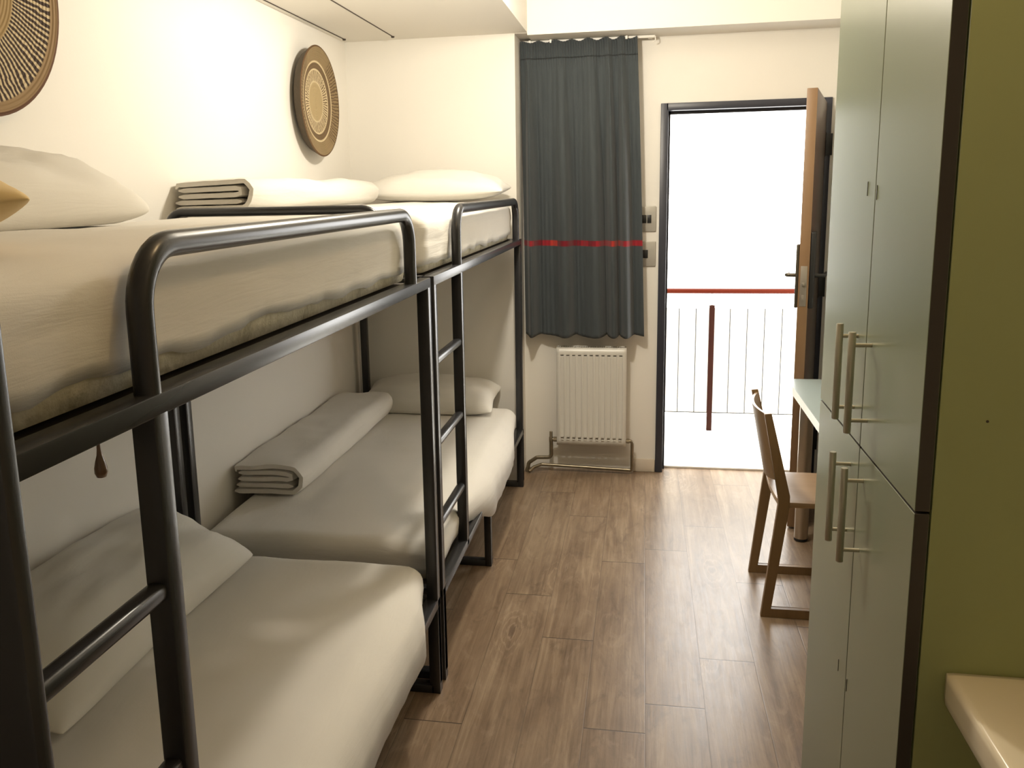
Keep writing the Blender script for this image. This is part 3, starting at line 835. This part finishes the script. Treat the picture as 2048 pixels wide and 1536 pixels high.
# ------------------------------------------------------------------ gallery outside the door
def gallery():
    bm = bmesh.new(); box(bm, -2.6, 3.4, 5.03, 6.15, -0.15, -0.012)
    struct(finish('ground', bm, MAT['balc_floor']), 'pale gallery floor outside the open door', 'floor')
    t = thing('railing', (0.445, 5.89, 0), 'white panel railing with a red handrail outside the door', 'railing')
    bm = bmesh.new(); tube(bm, [(-1.6, 5.89, 0.922), (2.6, 5.89, 0.915)], 0.017, 14); finish('handrail', bm, MAT['red'], t, 60)
    for x in (-1.0, 0.445, 1.89):
        bm = bmesh.new(); box(bm, x-0.017, x+0.017, 5.855, 5.889, -0.012, 0.828, 0.002); finish('post', bm, MAT['rust'], t)
        bm = bmesh.new(); box(bm, x-0.006, x+0.006, 5.884, 5.896, 0.82, 0.91, 0.001); finish('post_head', bm, MAT['balc_panel'], t)
    bm = bmesh.new(); box(bm, -1.6, 2.6, 5.895, 5.915, 0.103, 0.806, 0.002)
    finish('panel', bm, MAT['balc_panel'], t)
    bm = bmesh.new()
    x = -1.39
    while x < 2.5:
        if abs(x-0.445) > 0.06: box(bm, x-0.0026, x+0.0026, 5.8935, 5.8955, 0.105, 0.803)
        x += 0.1085
    box(bm, -1.6, 2.6, 5.8935, 5.8955, 0.099, 0.1055)
    finish('panel_joints', bm, MAT['gap'], t)
gallery()

# ------------------------------------------------------------------ wardrobe
def wardrobe():
    X0, Y0, Y1, YM, ZM, ZT, ZB = 0.440, 1.469, 2.262, 1.846, 1.067, 2.34, 0.028
    th = 0.024
    t = thing('wardrobe', (0.74, (Y0+Y1)/2, 0), 'tall wardrobe with pale sage doors and an olive green end panel', 'wardrobe')
    xb = XR-0.004
    bm = bmesh.new(); box(bm, X0+th+0.003, xb, Y0, Y0+0.020, 0.0, ZT+0.02, 0.001); o = finish('end_panel', bm, MAT['olive'], t); o['label'] = 'olive green end panel'
    bm = bmesh.new(); lathe(bm, [(0.0022, Y0-0.0006), (0.0026, Y0+0.001)], (0.5377, 0, 1.2233), 10, 'Y'); finish('screw_hole', bm, MAT['edge_dark'], o)
    bm = bmesh.new()
    box(bm, X0+th+0.003, xb, Y1-0.02, Y1, 0.0, ZT+0.02, 0.001)
    box(bm, X0+th+0.003, xb, Y0+0.02, Y1-0.02, ZT, ZT+0.02); box(bm, X0+th+0.02, xb, Y0+0.02, Y1-0.02, 0.0, 0.03)
    box(bm, xb-0.01, xb, Y0+0.02, Y1-0.02, 0.03, ZT); box(bm, X0+th+0.006, xb-0.01, Y0+0.02, Y1-0.02, ZM-0.009, ZM+0.009)
    finish('carcass', bm, MAT['door_sage'], t)
    g = 0.0022
    for (ya, yb, yh) in ((Y0, YM-g, 1.803), (YM+g, Y1, 1.915)):
        for (za, zb, h0, h1) in ((ZM+g, ZT, 1.107, 1.311), (ZB, ZM-g, 0.834, 1.034)):
            bm = bmesh.new()
            box(bm, X0+0.0006, X0+th, ya, yb, za, zb, 0.0008, 1)
            dr = finish('door', bm, [MAT['door_sage'], MAT['edge_dark']], t)
            # dark edge band on the narrow sides
            for p in dr.data.polygons:
                if abs(p.normal.x) < 0.5: p.material_index = 1
            bm = bmesh.new(); hx = X0-0.036
            lathe(bm, [(0.0066, h0), (0.0072, h0+0.001), (0.0072, h1-0.001), (0.0066, h1)], (hx, yh, 0), 18)
            for z in (h0+0.026, h1-0.026): tube(bm, [(hx, yh, z), (X0+0.0006, yh, z)], 0.0042, 12)
            finish('handle', bm, MAT['alu'], dr, 40)
            ys = (YM-0.012) if ya == Y0 else (YM+0.062 if za > 1 else YM+0.070)
            zz = (1.585 if ya != Y0 else 1.578) if za > 1 else (0.54 if ya != Y0 else 0.54)
            bm = bmesh.new(); box(bm, X0-0.0004, X0+0.001, ys-0.0008, ys+0.0008, zz-0.014, zz+0.014); finish('slot', bm, MAT['edge_dark'], dr)
wardrobe()

# ------------------------------------------------------------------ cream slab against the green panel
bm = soft_box(0.505, XR-0.002, 0.62, 1.467, 0.712, 0.792, 0.0055, 0.0135)
for v in bm.verts:
    if v.co.z < 0.745: 
        k = (0.745-v.co.z)/0.033
        if v.co.x < 0.56: v.co.x += 0.020*k*k*(1-sm(v.co.x, 0.505, 0.56))
tag(finish('counter_slab', bm, MAT['slab'], None, 180, origin=(0.77, 1.04, 0.712)), 'glossy cream slab with rounded edges fixed against the olive panel', 'counter')

# ------------------------------------------------------------------ desk
def desk():
    t = thing('desk', (0.83, 3.3, 0), 'narrow pale grey desk behind the wardrobe with a white front edge', 'desk')
    poly = [(0.633, 2.50), (XR-0.004, 2.50), (XR-0.004, 4.040), (0.664, 4.040), (0.640, 3.885)]
    bm = bmesh.new(); prism(bm, poly, 0.702, 0.7385, bev=0.001)
    o = finish('desk_top', bm, [MAT['desk_top'], MAT['desk_edge']], t)
    for p in o.data.polygons:
        if abs(p.normal.z) < 0.6: p.material_index = 1
    for y in (3.985, 2.60):
        bm = bmesh.new(); lathe(bm, [(0.029, 0.012), (0.030, 0.014), (0.030, 0.690), (0.045, 0.694), (0.045, 0.702)], (0.722, y, 0), 24); lg = finish('leg', bm, MAT['chrome'], t, 40)
        bm = bmesh.new(); lathe(bm, [(0.026, 0.0), (0.030, 0.003), (0.030, 0.013)], (0.722, y, 0), 24); finish('foot', bm, MAT['rubber'], lg, 40)
desk()

# ------------------------------------------------------------------ chair
def chair():
    t = thing('desk_chair', (0.70, 3.41, 0), 'light wooden chair with sled side frames pushed in at the desk', 'chair')
    ya, yb = 3.205, 3.600; th = 0.024
    outline = [(0.451, 0.0), (0.900, 0.0), (0.960, 0.02), (0.962, 0.036), (0.900, 0.034), (0.486, 0.034), (0.537, 0.440), (0.537, 0.475), (0.462, 0.786), (0.437, 0.784), (0.497, 0.468), (0.497, 0.445)]
    outline = [(0.451, 0.0), (0.900, 0.0), (0.925, 0.0), (0.900, 0.034), (0.486, 0.034), (0.5375, 0.435), (0.5375, 0.478), (0.4615, 0.787), (0.4365, 0.784), (0.4975, 0.472), (0.4975, 0.445)]
    for y in (ya, yb):
        bm = bmesh.new(); prism(bm, outline, y, y+th, 'Y', 0.0015); fr = finish('side_frame', bm, MAT['chair_wood'], t)
        bm = bmesh.new(); prism(bm, [(0.845, 0.034), (0.875, 0.034), (0.850, 0.43), (0.820, 0.43)], y, y+th, 'Y', 0.0015); finish('front_leg', bm, MAT['chair_wood'], t)
    # seat board
    bm = soft_box(0.505, 0.90, ya+th, yb, 0.424, 0.448, 0.008, 0.02)
    for v in bm.verts:
        u = (v.co.y-(ya+yb+th)/2)/((yb-ya)/2)
        v.co.z -= 0.006*(1-u*u)*sm(v.co.x, 0.50, 0.62)
        v.co.x -= 0.010*(1-u*u)*(1-sm(v.co.x, 0.505, 0.6))
    finish('seat', bm, MAT['seat_wood'], t, 60)
    # curved back panel between the uprights
    bm = bmesh.new(); n, mz = 18, 10; fr_, bk = [], []
    for j in range(mz+1):
        z = 0.500+(0.775-0.500)*j/mz; A, B = [], []
        for i in range(n+1):
            u = -1+2*i/n; y = (ya+th+yb)/2+u*(yb-ya-th)/2
            xc = 0.4975+(0.470-z)*(0.061/0.312)*1.0 + 0.014 - 0.034*(1-u*u)
            zz = z - (0.020*(1-u*u) if j == 0 else 0)*0 + 0.03*(u*u)*(1-j/mz)
            A.append(bm.verts.new((xc, y, zz))); B.append(bm.verts.new((xc+0.010, y, zz)))
        fr_.append(A); bk.append(B)
    for j in range(mz):
        for i in range(n):
            bm.faces.new((fr_[j][i], fr_[j][i+1], fr_[j+1][i+1], fr_[j+1][i])); bm.faces.new((bk[j][i], bk[j+1][i], bk[j+1][i+1], bk[j][i+1]))
        for i in (0, n): bm.faces.new((fr_[j][i], fr_[j+1][i], bk[j+1][i], bk[j][i]))
    for j in (0, mz):
        for i in range(n): bm.faces.new((fr_[j][i], bk[j][i], bk[j][i+1], fr_[j][i+1]))
    finish('backrest', bm, MAT['chair_wood'], t, 60)
chair()
